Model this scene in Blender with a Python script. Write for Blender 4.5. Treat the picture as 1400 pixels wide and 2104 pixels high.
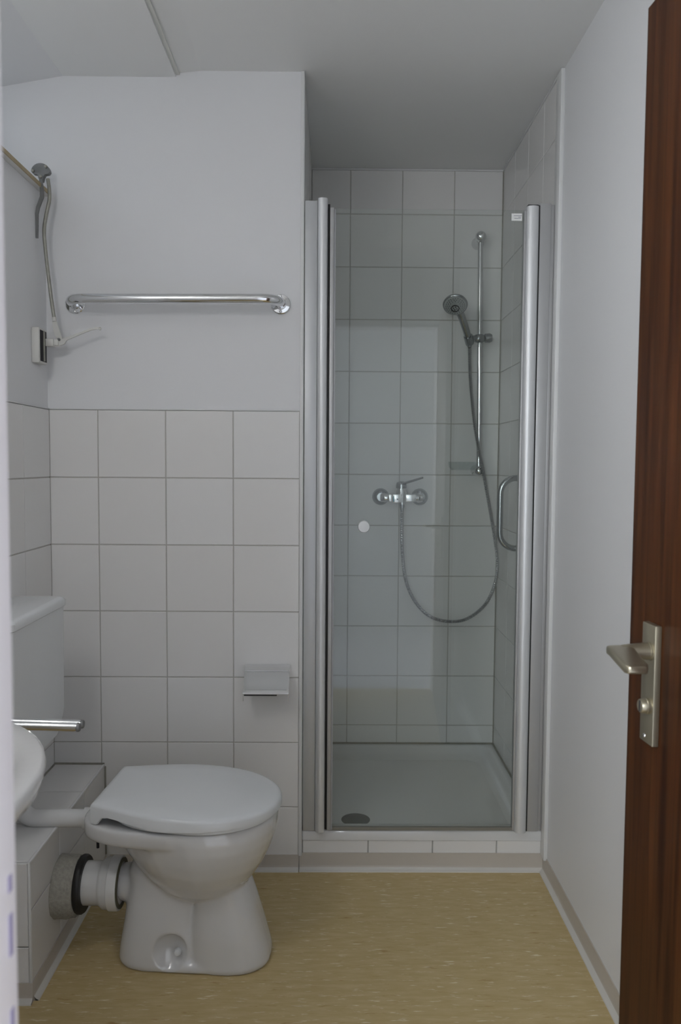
import bpy, bmesh, math, random
from mathutils import Vector, Matrix

random.seed(7)
PI = math.pi
for o in list(bpy.data.objects):
    bpy.data.objects.remove(o)
scene = bpy.context.scene
COL = scene.collection

# ------------------------------------------------------------------ camera
EYE = Vector((0.0, 0.0, 1.2605))
YAW, PITCH, ROLL, FPX = 0.0084, 0.061, -0.0068, 1650.0
cam_data = bpy.data.cameras.new('camera')
cam_data.sensor_fit = 'VERTICAL'
cam_data.sensor_height = 23.5
cam_data.lens = FPX / 2104.0 * 23.5
cam_data.clip_start = 0.02
cam_data.dof.use_dof = True
cam_data.dof.focus_distance = 2.25
cam_data.dof.aperture_fstop = 4.5
cam = bpy.data.objects.new('camera', cam_data)
fw = Vector((math.sin(YAW) * math.cos(PITCH), math.cos(YAW) * math.cos(PITCH), -math.sin(PITCH)))
r0 = Vector((math.cos(YAW), -math.sin(YAW), 0.0))
d0 = fw.cross(r0)
rt = math.cos(ROLL) * r0 + math.sin(ROLL) * d0
dn = -math.sin(ROLL) * r0 + math.cos(ROLL) * d0
cam.matrix_world = Matrix(((rt.x, -dn.x, -fw.x, EYE.x), (rt.y, -dn.y, -fw.y, EYE.y), (rt.z, -dn.z, -fw.z, EYE.z), (0, 0, 0, 1)))
COL.objects.link(cam)
scene.camera = cam

# ------------------------------------------------------------------ world, daylight, exposure
world = bpy.data.worlds.new('world')
scene.world = world
world.use_nodes = True
bg = world.node_tree.nodes['Background']
bg.inputs['Color'].default_value = (0.80, 0.88, 1.0, 1)
bg.inputs['Strength'].default_value = 0.6

def area_light(name, loc, rot, sx, sy, power, col):
    l = bpy.data.lights.new(name, 'AREA')
    l.shape = 'RECTANGLE'
    l.size, l.size_y, l.energy, l.color = sx, sy, power, col
    o = bpy.data.objects.new(name, l)
    o.location, o.rotation_euler = loc, rot
    COL.objects.link(o)
    return o

# daylight coming in at the high window of the bathroom and at the corridor's end window
wd = area_light('window_daylight', (-1.135, 1.58, 2.20), (0, math.radians(-76), 0), 0.25, 1.58, 0.45, (0.95, 0.96, 1.0))
wd.data.spread = math.radians(125)
area_light('corridor_daylight_fill', (2.08, -0.42, 1.5), (0, math.radians(90), 0), 1.6, 1.3, 30, (0.97, 0.96, 1.0))
area_light('corridor_daylight_fill', (-0.95, -1.31, 1.55), (math.radians(90), 0, 0), 1.3, 1.35, 76, (0.95, 0.97, 1.0))  # added fill from behind the camera, brightens right wall and alcove

scene.view_settings.view_transform = 'Standard'
scene.view_settings.look = 'None'
scene.view_settings.gamma = 1.0
scene.view_settings.use_curve_mapping = False
scene.view_settings.exposure = -0.03
scene.cycles.transparent_max_bounces = 24

# ------------------------------------------------------------------ materials
def new_mat(name):
    m = bpy.data.materials.new(name)
    m.use_nodes = True
    nt = m.node_tree
    return m, nt, nt.nodes['Principled BSDF']

def plain(name, col, rough=0.5, metal=0.0, bump=0.0, scale=200.0, vary=0.0, coat=0.0, spec=0.5):
    m, nt, b = new_mat(name)
    b.inputs['Base Color'].default_value = (*col, 1)
    b.inputs['Roughness'].default_value = rough
    b.inputs['Metallic'].default_value = metal
    b.inputs['Coat Weight'].default_value = coat
    b.inputs['Specular IOR Level'].default_value = spec
    if bump or vary:
        tc = nt.nodes.new('ShaderNodeTexCoord')
        no = nt.nodes.new('ShaderNodeTexNoise')
        no.inputs['Scale'].default_value = scale
        no.inputs['Detail'].default_value = 4
        nt.links.new(tc.outputs['Object'], no.inputs['Vector'])
        if bump:
            bp = nt.nodes.new('ShaderNodeBump')
            bp.inputs['Strength'].default_value = bump
            bp.inputs['Distance'].default_value = 0.002
            nt.links.new(no.outputs['Fac'], bp.inputs['Height'])
            nt.links.new(bp.outputs['Normal'], b.inputs['Normal'])
        if vary:
            mx = nt.nodes.new('ShaderNodeMix')
            mx.data_type = 'RGBA'
            mx.inputs['A'].default_value = (*[c * (1 - vary) for c in col], 1)
            mx.inputs['B'].default_value = (*[min(1, c * (1 + vary)) for c in col], 1)
            nt.links.new(no.outputs['Fac'], mx.inputs['Factor'])
            nt.links.new(mx.outputs['Result'], b.inputs['Base Color'])
    return m

def linoleum():
    m, nt, b = new_mat('linoleum_floor')
    tc = nt.nodes.new('ShaderNodeTexCoord')
    base = (0.56, 0.435, 0.215)
    def noise(sx, sy, detail, rough=0.6):
        mp = nt.nodes.new('ShaderNodeMapping')
        mp.inputs['Scale'].default_value = (sx, sy, 1)
        no = nt.nodes.new('ShaderNodeTexNoise')
        no.inputs['Scale'].default_value = 1
        no.inputs['Detail'].default_value = detail
        no.inputs['Roughness'].default_value = rough
        nt.links.new(tc.outputs['Object'], mp.inputs['Vector'])
        nt.links.new(mp.outputs['Vector'], no.inputs['Vector'])
        return no.outputs['Fac']
    def ramp(src, p0, p1):
        r = nt.nodes.new('ShaderNodeMapRange')
        r.inputs['From Min'].default_value = p0
        r.inputs['From Max'].default_value = p1
        nt.links.new(src, r.inputs['Value'])
        return r.outputs['Result']
    def mix(fac, a, bcol, amt):
        mu = nt.nodes.new('ShaderNodeMath'); mu.operation = 'MULTIPLY'
        mu.inputs[1].default_value = amt
        nt.links.new(fac, mu.inputs[0])
        mx = nt.nodes.new('ShaderNodeMix'); mx.data_type = 'RGBA'
        nt.links.new(mu.outputs[0], mx.inputs['Factor'])
        if isinstance(a, tuple): mx.inputs['A'].default_value = (*a, 1)
        else: nt.links.new(a, mx.inputs['A'])
        mx.inputs['B'].default_value = (*bcol, 1)
        return mx.outputs['Result']
    c = mix(noise(3.0, 5.0, 3), base, (0.47, 0.35, 0.16), 0.6)
    c = mix(ramp(noise(14, 70, 5), 0.40, 0.75), c, (0.66, 0.53, 0.30), 0.7)
    c = mix(ramp(noise(22, 120, 3), 0.60, 0.72), c, (0.84, 0.78, 0.60), 0.85)
    c = mix(ramp(noise(17, 85, 3), 0.62, 0.74), c, (0.36, 0.20, 0.06), 0.7)
    nt.links.new(c, b.inputs['Base Color'])
    b.inputs['Roughness'].default_value = 0.42
    b.inputs['Specular IOR Level'].default_value = 0.35
    return m

def wood():
    m, nt, b = new_mat('mahogany_veneer')
    tc = nt.nodes.new('ShaderNodeTexCoord')
    mp = nt.nodes.new('ShaderNodeMapping')
    mp.inputs['Scale'].default_value = (55, 55, 2.2)
    no = nt.nodes.new('ShaderNodeTexNoise')
    no.inputs['Scale'].default_value = 1
    no.inputs['Detail'].default_value = 6
    no.inputs['Distortion'].default_value = 0.6
    cr = nt.nodes.new('ShaderNodeValToRGB')
    e = cr.color_ramp.elements
    e[0].position, e[0].color = 0.30, (0.034, 0.0085, 0.0025, 1)
    e[1].position, e[1].color = 0.72, (0.128, 0.043, 0.0112, 1)
    mp2 = nt.nodes.new('ShaderNodeMapping')
    mp2.inputs['Scale'].default_value = (420, 420, 9)
    n2 = nt.nodes.new('ShaderNodeTexNoise')
    n2.inputs['Scale'].default_value = 1
    mx = nt.nodes.new('ShaderNodeMix'); mx.data_type = 'RGBA'; mx.blend_type = 'MULTIPLY'
    mx.inputs['Factor'].default_value = 0.35
    L = nt.links.new
    L(tc.outputs['Object'], mp.inputs['Vector']); L(mp.outputs['Vector'], no.inputs['Vector'])
    L(tc.outputs['Object'], mp2.inputs['Vector']); L(mp2.outputs['Vector'], n2.inputs['Vector'])
    L(no.outputs['Fac'], cr.inputs['Fac']); L(cr.outputs['Color'], mx.inputs['A']); L(n2.outputs['Color'], mx.inputs['B'])
    L(mx.outputs['Result'], b.inputs['Base Color'])
    b.inputs['Roughness'].default_value = 0.5
    b.inputs['Specular IOR Level'].default_value = 0.14
    return m

def sheet_glass(name, tint):
    m = bpy.data.materials.new(name)
    m.use_nodes = True
    nt = m.node_tree
    nt.nodes.clear()
    out = nt.nodes.new('ShaderNodeOutputMaterial')
    tr = nt.nodes.new('ShaderNodeBsdfTransparent')
    tr.inputs['Color'].default_value = (*tint, 1)
    gl = nt.nodes.new('ShaderNodeBsdfGlossy')
    gl.inputs['Roughness'].default_value = 0.0
    fr = nt.nodes.new('ShaderNodeFresnel')
    fr.inputs['IOR'].default_value = 1.5
    geo = nt.nodes.new('ShaderNodeNewGeometry')
    mxv = nt.nodes.new('ShaderNodeMix')          # same reflectance on both faces of the pane
    mxv.data_type = 'FLOAT'
    mxv.inputs['A'].default_value = 1.5
    mxv.inputs['B'].default_value = 1 / 1.5
    nt.links.new(geo.outputs['Backfacing'], mxv.inputs['Factor'])
    nt.links.new(mxv.outputs['Result'], fr.inputs['IOR'])
    mx = nt.nodes.new('ShaderNodeMixShader')
    nt.links.new(fr.outputs['Fac'], mx.inputs['Fac'])
    nt.links.new(tr.outputs[0], mx.inputs[1])
    nt.links.new(gl.outputs[0], mx.inputs[2])
    nt.links.new(mx.outputs[0], out.inputs['Surface'])
    return m

PAINT = plain('white_wall_paint', (0.80, 0.81, 0.825), 0.55, bump=0.06, scale=260, spec=0.3)
CEILP = plain('ceiling_paint', (0.83, 0.84, 0.835), 0.6, bump=0.05, scale=220, spec=0.25)
TILE = plain('white_glazed_tile', (0.80, 0.795, 0.785), 0.22, bump=0.015, scale=30)
TILE_B = plain('white_glazed_tile_warm', (0.796, 0.790, 0.779), 0.22, bump=0.015, scale=30)
TILE_C = plain('white_glazed_tile_cool', (0.805, 0.805, 0.80), 0.24, bump=0.015, scale=30)
GROUT = plain('grey_grout', (0.50, 0.49, 0.46), 0.85, bump=0.2, scale=400, vary=0.12)
SEAL = plain('white_sealant', (0.76, 0.77, 0.77), 0.4)
DARKSEAL = plain('dirty_sealant', (0.30, 0.29, 0.25), 0.6, vary=0.2, scale=60)
SKIRT = plain('beige_vinyl_skirting', (0.55, 0.51, 0.455), 0.4, vary=0.04, scale=15)
SKIRTW = plain('pale_cove_strip', (0.66, 0.645, 0.60), 0.35)
FLOOR = linoleum()
WOOD = wood()
STEELPAINT = plain('white_door_frame_enamel', (0.83, 0.80, 0.83), 0.3)
CERAMIC = plain('white_sanitary_ceramic', (0.71, 0.715, 0.715), 0.07, coat=0.6)
CERAMIC.node_tree.nodes['Principled BSDF'].inputs['Coat Roughness'].default_value = 0.03
PLASTIC = plain('white_plastic', (0.76, 0.785, 0.80), 0.25)
PIPEW = plain('white_pipe_plastic', (0.72, 0.725, 0.72), 0.22)
CHROME = plain('polished_chrome', (0.78, 0.79, 0.80), 0.06, 1.0)
CHROME_D = plain('satin_chrome', (0.45, 0.47, 0.48), 0.22, 1.0)
ALU = plain('satin_aluminium', (0.72, 0.735, 0.75), 0.45, 0.5)
ALU_D = plain('grey_aluminium', (0.50, 0.505, 0.51), 0.45, 0.5)
RUBBER = plain('black_rubber', (0.012, 0.012, 0.012), 0.5)
DARK = plain('dark_gap', (0.02, 0.02, 0.025), 0.8)
MORTAR = plain('grey_mortar_collar', (0.34, 0.33, 0.29), 0.9, bump=1.0, scale=130, vary=0.35)
CHAMP = plain('champagne_anodised_aluminium', (0.42, 0.385, 0.29), 0.32, 0.85)
OPENER = plain('worn_grey_lever_metal', (0.33, 0.33, 0.29), 0.40, 0.35, vary=0.3, scale=60)
OPENERD = plain('dull_grey_metal', (0.20, 0.205, 0.205), 0.42, 0.4, vary=0.25, scale=50)
OPENERW = plain('cream_enamelled_metal', (0.66, 0.66, 0.63), 0.4, 0.0)
SILLTAN = plain('tan_sill_edge', (0.42, 0.34, 0.20), 0.55, vary=0.15, scale=40)
SILLW = plain('white_sill_underside', (0.78, 0.78, 0.76), 0.5)
GLASS = sheet_glass('shower_glass', (0.955, 0.975, 0.965))
WGLASS = sheet_glass('window_glass', (0.97, 0.98, 0.98))
SOAPP = sheet_glass('clear_soap_tray_plastic', (0.95, 0.965, 0.965))
SEALSTRIP = plain('translucent_grey_seal', (0.42, 0.43, 0.45), 0.3)
STICKW = plain('white_sticker', (0.87, 0.88, 0.87), 0.5)
STICKB = plain('blue_sticker_print', (0.02, 0.33, 0.45), 0.5)
STICKG = plain('grey_sticker_print', (0.22, 0.22, 0.28), 0.6)
DRAINM = plain('grey_drain_cover', (0.16, 0.17, 0.175), 0.4)
BASEBOARDW = plain('corridor_floor', (0.74, 0.74, 0.80), 0.25)
HEADF = plain('grey_spray_face', (0.40, 0.42, 0.42), 0.4)
ALU_W = plain('matt_aluminium', (0.58, 0.595, 0.61), 0.45, 0.4)

# ------------------------------------------------------------------ mesh helpers
class G:
    def __init__(s):
        s.bm = bmesh.new()
    def box(s, x0, x1, y0, y1, z0, z1, bev=0.0, seg=2, M=None):
        vs = [s.bm.verts.new((x, y, z)) for x in (x0, x1) for y in (y0, y1) for z in (z0, z1)]
        fs = [s.bm.faces.new([vs[i] for i in f]) for f in ((0, 1, 3, 2), (4, 6, 7, 5), (0, 4, 5, 1), (2, 3, 7, 6), (0, 2, 6, 4), (1, 5, 7, 3))]
        if M is not None:
            for v in vs: v.co = M @ v.co
        if bev > 0:
            es = list({e for f in fs for e in f.edges})
            bmesh.ops.bevel(s.bm, geom=es, offset=bev, segments=seg, affect='EDGES', profile=0.5)
        return s
    def loft(s, rings, cap0=True, cap1=True, closed=True):
        rows = [[s.bm.verts.new(p) for p in r] for r in rings]
        n = len(rows[0])
        for a, b in zip(rows, rows[1:]):
            for i in range(n if closed else n - 1):
                j = (i + 1) % n
                s.bm.faces.new((a[i], a[j], b[j], b[i]))
        if cap0: s.bm.faces.new(rows[0][::-1])
        if cap1: s.bm.faces.new(rows[-1])
        return s
    def tube(s, pts, r, seg=16, caps=True):
        pts = [Vector(p) for p in pts]
        rr = r if isinstance(r, (list, tuple)) else [r] * len(pts)
        t = (pts[1] - pts[0]).normalized()
        u = t.orthogonal().normalized()
        rings = []
        for i, p in enumerate(pts):
            if i == 0: tn = (pts[1] - pts[0]).normalized()
            elif i == len(pts) - 1: tn = (pts[-1] - pts[-2]).normalized()
            else: tn = ((pts[i + 1] - p).normalized() + (p - pts[i - 1]).normalized()).normalized()
            u = (u - tn * u.dot(tn)).normalized()
            w = tn.cross(u)
            rings.append([p + rr[i] * (math.cos(a) * u + math.sin(a) * w) for a in [2 * PI * k / seg for k in range(seg)]])
        return s.loft(rings, caps, caps)
    def lathe(s, prof, origin, axis, seg=24, caps=True):
        ax = Vector(axis).normalized()
        u = ax.orthogonal().normalized(); w = ax.cross(u)
        o = Vector(origin)
        rings = [[o + ax * h + r * (math.cos(a) * u + math.sin(a) * w) for a in [2 * PI * k / seg for k in range(seg)]] for r, h in prof]
        return s.loft(rings, caps, caps)
    def prism(s, poly, vec):
        vec = Vector(vec)
        a = [Vector(p) for p in poly]
        return s.loft([a, [p + vec for p in a]])
    def ball(s, c, r, seg=18, sc=(1, 1, 1)):
        M = Matrix.Translation(Vector(c)) @ Matrix.Diagonal((r * sc[0], r * sc[1], r * sc[2], 1))
        bmesh.ops.create_uvsphere(s.bm, u_segments=seg, v_segments=seg // 2, radius=1, matrix=M)
        return s
    def xf(s, M):
        for v in s.bm.verts: v.co = M @ v.co
        return s

def world_loc(o):
    p = Vector((0, 0, 0))
    while o is not None:
        p += Vector(o.location); o = o.parent
    return p

def obj(name, g, mat, parent=None, angle=35, kind=None, label=None, cat=None, group=None):
    bm = g.bm
    bmesh.ops.recalc_face_normals(bm, faces=bm.faces)
    if parent is not None:
        off = world_loc(parent)
        for v in bm.verts: v.co -= off
    me = bpy.data.meshes.new(name)
    bm.to_mesh(me); bm.free()
    me.materials.append(mat)
    if angle:
        for p in me.polygons: p.use_smooth = True
        me.set_sharp_from_angle(angle=math.radians(angle))
    o = bpy.data.objects.new(name, me)
    COL.objects.link(o)
    if parent is not None: o.parent = parent
    if kind: o['kind'] = kind
    tag(o, label, cat, group)
    return o

def tag(o, label=None, cat=None, group=None):
    if label: o['label'] = label
    if cat: o['category'] = cat
    if group: o['group'] = group

def thing(name, label, cat, loc, group=None):
    o = bpy.data.objects.new(name, None)
    o.empty_display_size = 0.05
    o.location = loc
    COL.objects.link(o)
    tag(o, label, cat, group)
    return o

def struct(name, g, mat, angle=0):
    return obj(name, g, mat, None, angle, kind='structure')

def arc(c, r, a0, a1, e1, e2, n=8):
    c, e1, e2 = Vector(c), Vector(e1), Vector(e2)
    return [c + r * (math.cos(a) * e1 + math.sin(a) * e2) for a in [a0 + (a1 - a0) * k / n for k in range(n + 1)]]

def spline(ctrl, n=12):
    P = [Vector(p) for p in ctrl]
    P = [2 * P[0] - P[1]] + P + [2 * P[-1] - P[-2]]
    out = []
    for i in range(1, len(P) - 2):
        a, b, c, d = P[i - 1:i + 3]
        for k in range(n):
            t = k / n
            out.append(0.5 * ((2 * b) + (c - a) * t + (2 * a - 5 * b + 4 * c - d) * t * t + (3 * b - a - 3 * c + d) * t ** 3))
    out.append(P[-2])
    return out

# ------------------------------------------------------------------ tiles
PITCH_T = 0.2025
JOINT = 0.0030
TH = 0.006
tile_cache = {}
def tile_mesh(w, h, mi):
    key = (round(w, 4), round(h, 4), mi)
    if key in tile_cache: return tile_cache[key]
    g = G()
    b = 0.0012
    g.loft([[(-w / 2, 0, -h / 2), (w / 2, 0, -h / 2), (w / 2, 0, h / 2), (-w / 2, 0, h / 2)],
            [(-w / 2, -TH + b, -h / 2), (w / 2, -TH + b, -h / 2), (w / 2, -TH + b, h / 2), (-w / 2, -TH + b, h / 2)],
            [(-w / 2 + b, -TH, -h / 2 + b), (w / 2 - b, -TH, -h / 2 + b), (w / 2 - b, -TH, h / 2 - b), (-w / 2 + b, -TH, h / 2 - b)]], cap0=False)
    bmesh.ops.recalc_face_normals(g.bm, faces=g.bm.faces)
    me = bpy.data.meshes.new('tile')
    g.bm.to_mesh(me); g.bm.free()
    me.materials.append((TILE, TILE_B, TILE_C)[mi])
    tile_cache[key] = me
    return me

def cuts(lo, hi, first):
    """joint positions first + k*pitch inside lo..hi, with both ends"""
    k = math.ceil((lo - first) / PITCH_T + 0.02)
    xs = [lo]
    while first + k * PITCH_T < hi - 0.004:
        x = first + k * PITCH_T
        if x > lo + 0.004: xs.append(x)
        k += 1
    return xs + [hi]

def tile_field(parent, origin, rotz, us, vs, tilt=None, skip=None, JOINT=JOINT):
    """tiles standing on a plane: u along local x, v up; local -y is the face's normal"""
    base = Matrix.Translation(origin) @ Matrix.Rotation(rotz, 4, 'Z')
    if tilt is not None: base = base @ tilt
    for u0, u1 in zip(us, us[1:]):
        for v0, v1 in zip(vs, vs[1:]):
            if skip and skip(u0, u1, v0, v1): continue
            w, h = u1 - u0 - JOINT, v1 - v0 - JOINT
            o = bpy.data.objects.new('tile', tile_mesh(w, h, random.choice((0, 0, 1, 2))))
            M = base @ Matrix.Translation(((u0 + u1) / 2, 0, (v0 + v1) / 2))
            M = Matrix.Translation(-world_loc(parent)) @ M
            M = M @ Matrix.Rotation(random.uniform(-.0012, .0012), 4, 'X') @ Matrix.Rotation(random.uniform(-.0012, .0012), 4, 'Z')
            o.matrix_basis = M
            COL.objects.link(o)
            o.parent = parent

# ------------------------------------------------------------------ the room's planes
XL, XR = -0.858, 0.659          # left wall, right wall
YB = 2.425                      # back wall (plaster)
XN = -0.099                     # left side of the shower alcove
YA = 3.196                      # back of the alcove
YF0, YF1 = 0.40, 0.52           # front wall with the doorway
ZC = 2.402
ROW0 = 1.212                    # a joint row on the room's walls
ROWA = 2.228                    # a joint row in the alcove
TOPT = 1.4145                   # top of the wall tiles

# floor and ceiling
g = G(); g.box(-1.32, 0.80, YF0, YA + 0.12, -0.10, 0.0)
floor = struct('floor', g, FLOOR)
g = G(); g.box(-1.8, 2.0, -1.37, YF0, -0.10, 0.0)
obj('corridor_floor', g, BASEBOARDW, floor, 0)
g = G()
g.box(-0.395, 0.80, YF0, YA + 0.12, ZC, ZC + 0.10)
g.box(-1.32, -0.47, YF0, YA + 0.12, ZC - 0.019, ZC + 0.10)
g.loft([[(-0.47, y, ZC - 0.008), (-0.395, y, ZC), (-0.395, y, ZC + 0.1), (-0.47, y, ZC + 0.1)] for y in (YF0, YA + 0.12)])
g.box(-1.8, 2.0, -1.37, YF0, ZC, ZC + 0.1)
ceiling = struct('ceiling', g, CEILP)
g = G(); g.box(-0.4705, -0.459, YF1, YB, ZC - 0.0125, ZC - 0.004)  # thin strip beside the dropped panel, slightly darker than the ceiling
obj('panel_edge_strip', g, plain('grey_strip', (0.74, 0.75, 0.72), 0.6), ceiling, 0)

# back wall block, its flank is the left side of the shower alcove
g = G(); g.box(-1.32, XN, YB, YA + 0.15, 0, ZC)
wall_back = struct('wall_back', g, PAINT)
g = G(); g.box(XL, XN + 0.001, YB - 0.0038, YB + 0.002, 0.0, TOPT - 0.001)
obj('grout_bed', g, GROUT, wall_back, 0)
us = [XL + 0.004, -0.7082, -0.5057, -0.3032, -0.103]
vs = cuts(0.0, TOPT, ROW0)
tile_field(wall_back, (0, YB, 0), 0, us, vs, skip=lambda a, b, c, d: (b < -0.69 and d < 0.345 and c < 0.2))
g = G(); g.box(XL, -0.103, YB - 0.006, YB, TOPT, TOPT + 0.004, 0.001)
obj('sealant_line', g, SEAL, wall_back)
g = G(); g.box(XL, XL + 0.0045, YB - 0.0075, YB - 0.002, 0.335, TOPT - 0.005)
obj('corner_joint', g, DARKSEAL, wall_back)
g = G(); g.box(XN - 0.002, XN + 0.0035, YB + 0.06, YA, 0.10, ZC - 0.001)
obj('grout_bed', g, GROUT, wall_back, 0)
tile_field(wall_back, (XN, 0, 0), PI / 2, cuts(YB + 0.002, YA - TH, YA - TH - PITCH_T * 3 + 0.03), cuts(0.125, ZC - 0.004, ROWA))

# back of the alcove
g = G(); g.box(XN, 0.80, YA, YA + 0.15, 0, ZC)
wall_alcove = struct('wall_alcove', g, PAINT)
g = G(); g.box(XN + 0.004, XR, YA - 0.0038, YA, 0.08, ZC - 0.002)
obj('grout_bed', g, GROUT, wall_alcove, 0)
tile_field(wall_alcove, (0, YA, 0), 0, [XN + TH, 0.0576, 0.2601, 0.4626, XR - TH], cuts(0.125, ZC - 0.006, ROWA))
g = G(); g.box(XN + TH, XR - TH, YA - 0.008, YA - 0.002, ZC - 0.007, ZC - 0.001)
obj('sealant_line', g, SEAL, wall_alcove, 0)
g = G(); g.box(XR - 0.0095, XR - 0.0045, YA - 0.0095, YA - 0.0045, 0.125, ZC - 0.008)
obj('corner_joint', g, DARKSEAL, wall_alcove, 0)

# right wall
g = G(); g.box(XR, XR + 0.14, YF1, YA + 0.15, 0, ZC)
wall_right = struct('wall_right', g, PAINT)
g = G(); g.box(XR - 0.0038, XR, YB + 0.004, YA, 0.08, ZC - 0.002)
obj('grout_bed', g, GROUT, wall_right, 0)
ys = cuts(YB + 0.006, YA - TH, YA - TH - PITCH_T * 3)
tile_field(wall_right, (XR, 0, 0), -PI / 2, [-y for y in ys[::-1]], cuts(0.125, ZC - 0.006, ROWA), JOINT=0.0018)
g = G(); g.box(XR - 0.009, XR - 0.002, YB + 0.006, YA - 0.006, ZC - 0.007, ZC - 0.001)
obj('sealant_line', g, SEAL, wall_right, 0)

# left wall with the high window recess
SZ = 2.050                       # window sill height
WY0, WY1 = 0.78, YB
g = G()
g.box(-1.14, XL, YF0, YB, 0, SZ - 0.012)
g.box(-1.14, XL, YF0, WY0, SZ - 0.012, ZC)
g.prism([(-0.80, WY0, ZC - 0.019), (-0.80, WY0, ZC), (-1.14, WY0, ZC), (-1.14, WY0, 2.322)], (0, WY1 - WY0, 0))
wall_left = struct('wall_left', g, PAINT)
g = G(); g.box(XL - 0.002, XL + 0.0038, YF1, YB, 0.0, TOPT - 0.001)
obj('grout_bed', g, GROUT, wall_left, 0)
ys = cuts(YF1 + 0.01, YB - TH, YB - TH - PITCH_T * 4)
tile_field(wall_left, (XL, 0, 0), PI / 2, ys, cuts(0.0, TOPT, ROW0), skip=lambda a, b, c, d: (b > 1.84 and c < 0.2 and d < 0.34))
g = G(); g.box(XL, XL + 0.006, YF1, YB - 0.006, TOPT, TOPT + 0.004, 0.001)
obj('sealant_line', g, SEAL, wall_left)

# front wall with doorway, and its steel frame
DX0, DX1, DZ = -0.209, 0.545, 1.985
g = G()
g.box(-1.8, DX0 - 0.03, YF0, YF1 - 0.012, 0, ZC)
g.box(DX1 + 0.03, 2.0, YF0, YF1 - 0.012, 0, ZC)
g.box(DX0 - 0.03, DX1 + 0.03, YF0, YF1 - 0.012, DZ + 0.03, ZC)
struct('wall_front', g, PAINT)
g = G()
g.box(DX0 - 0.03, DX0, YF0 - 0.012, YF1, 0, DZ + 0.03, 0.003)
g.box(DX1, DX1 + 0.03, YF0 - 0.012, YF1, 0, DZ + 0.03, 0.003)
g.box(DX0 - 0.03, DX1 + 0.03, YF0 - 0.012, YF1, DZ, DZ + 0.03, 0.003)
frame = struct('trim_2', g, STEELPAINT, 35)
for z0, z1, yy in ((0.981, 0.992, 0.511), (0.938, 0.966, 0.511), (0.889, 0.902, 0.511)):
    g = G(); g.box(DX0 - 0.004, DX0 + 0.0006, yy - 0.0065, yy - 0.0005, z0, z1, 0.0004)
    obj('strike_slot', g, plain('dark_purple_slot', (0.30, 0.27, 0.40), 0.6) if 'dark_purple_slot' not in bpy.data.materials else bpy.data.materials['dark_purple_slot'], frame)

# corridor behind the camera (seen in the shower glass)
g = G()
g.box(-1.8, -1.62, -1.37, -1.25, 0, ZC); g.box(-0.28, 2.0, -1.37, -1.25, 0, ZC)
g.box(-1.62, -0.28, -1.37, -1.25, 0, 0.86); g.box(-1.62, -0.28, -1.37, -1.25, 2.24, ZC)
wc = struct('wall_corridor', g, PAINT)
g = G(); g.box(-1.92, -1.8, -1.37, YF1 - 0.012, 0, ZC)
struct('wall_corridor_end', g, PAINT)
g = G()
g.box(2.0, 2.12, -1.37, YF1 - 0.012, 0, 0.68); g.box(2.0, 2.12, -1.37, YF1 - 0.012, 2.32, ZC)
g.box(2.0, 2.12, -1.37, -1.10, 0.68, 2.32); g.box(2.0, 2.12, 0.26, YF1 - 0.012, 0.68, 2.32)
struct('wall_corridor_window', g, PAINT)
g = G()
for a in ((-1.10, -1.05, .68, 2.32), (.21, .26, .68, 2.32), (-1.05, .21, .68, .73), (-1.05, .21, 2.27, 2.32), (-.445, -.395, .73, 2.27)):
    g.box(2.01, 2.05, a[0], a[1], a[2], a[3], 0.004)
w2 = struct('window_2', g, PLASTIC, 35)
for a in ((-1.05, -.445), (-.395, .21)):
    g = G(); g.box(2.027, 2.033, a[0], a[1], .73, 2.27)
    obj('pane', g, WGLASS, w2, 0)

g = G()
for a in ((-1.62, -1.57, .86, 2.24), (-.33, -.28, .86, 2.24), (-1.57, -.33, .86, .91), (-1.57, -.33, 2.19, 2.24), (-.975, -.925, .91, 2.19)):
    g.box(a[0], a[1], -1.30, -1.26, a[2], a[3], 0.004)
w3 = struct('fill_window', g, PLASTIC, 35)  # added window in the corridor's back wall, housing the fill light
for a in ((-1.57, -.975), (-.925, -.33)):
    g = G(); g.box(a[0], a[1], -1.283, -1.277, .91, 2.19)
    obj('pane', g, WGLASS, w3, 0)

# window_1: frame, mullion, two panes, sill
g = G()
for a in ((WY0, WY0 + .04, SZ, 2.34), (WY1 - .05, WY1 - .01, SZ, 2.34), (WY0 + .04, WY1 - .05, SZ, SZ + .035), (WY0 + .04, WY1 - .05, 2.305, 2.34), (1.575, 1.615, SZ + .035, 2.305)):
    g.box(-1.09, -1.05, a[0], a[1], a[2], a[3], 0.004)
w1 = struct('window_1', g, PLASTIC, 35)
for a in ((WY0 + .04, 1.575), (1.615, WY1 - .05)):
    g = G(); g.box(-1.073, -1.067, a[0], a[1], SZ + .035, 2.305)
    obj('pane', g, WGLASS, w1, 0)
g = G(); g.box(-1.14, XL + 0.016, WY0, YB, SZ - 0.0115, SZ - 0.001)
sill = obj('window_sill', g, SILLW, w1, 0)
g = G(); g.box(XL + 0.0161, XL + 0.0185, WY0, YB, SZ - 0.0115, SZ)
obj('sill_edge', g, SILLTAN, w1, 0)

# trims: alcove corner strips
g = G(); g.box(-0.1035, -0.0925, YB - 0.008, YB + 0.03, 0.045, ZC - 0.001, 0.0015)
struct('trim_1', g, SEAL, 35)
g = G(); g.box(XR - 0.011, XR + 0.0005, YB - 0.045, YB + 0.006, 0.05, ZC - 0.001, 0.002)
struct('trim_3', g, SEAL, 35)

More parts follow.
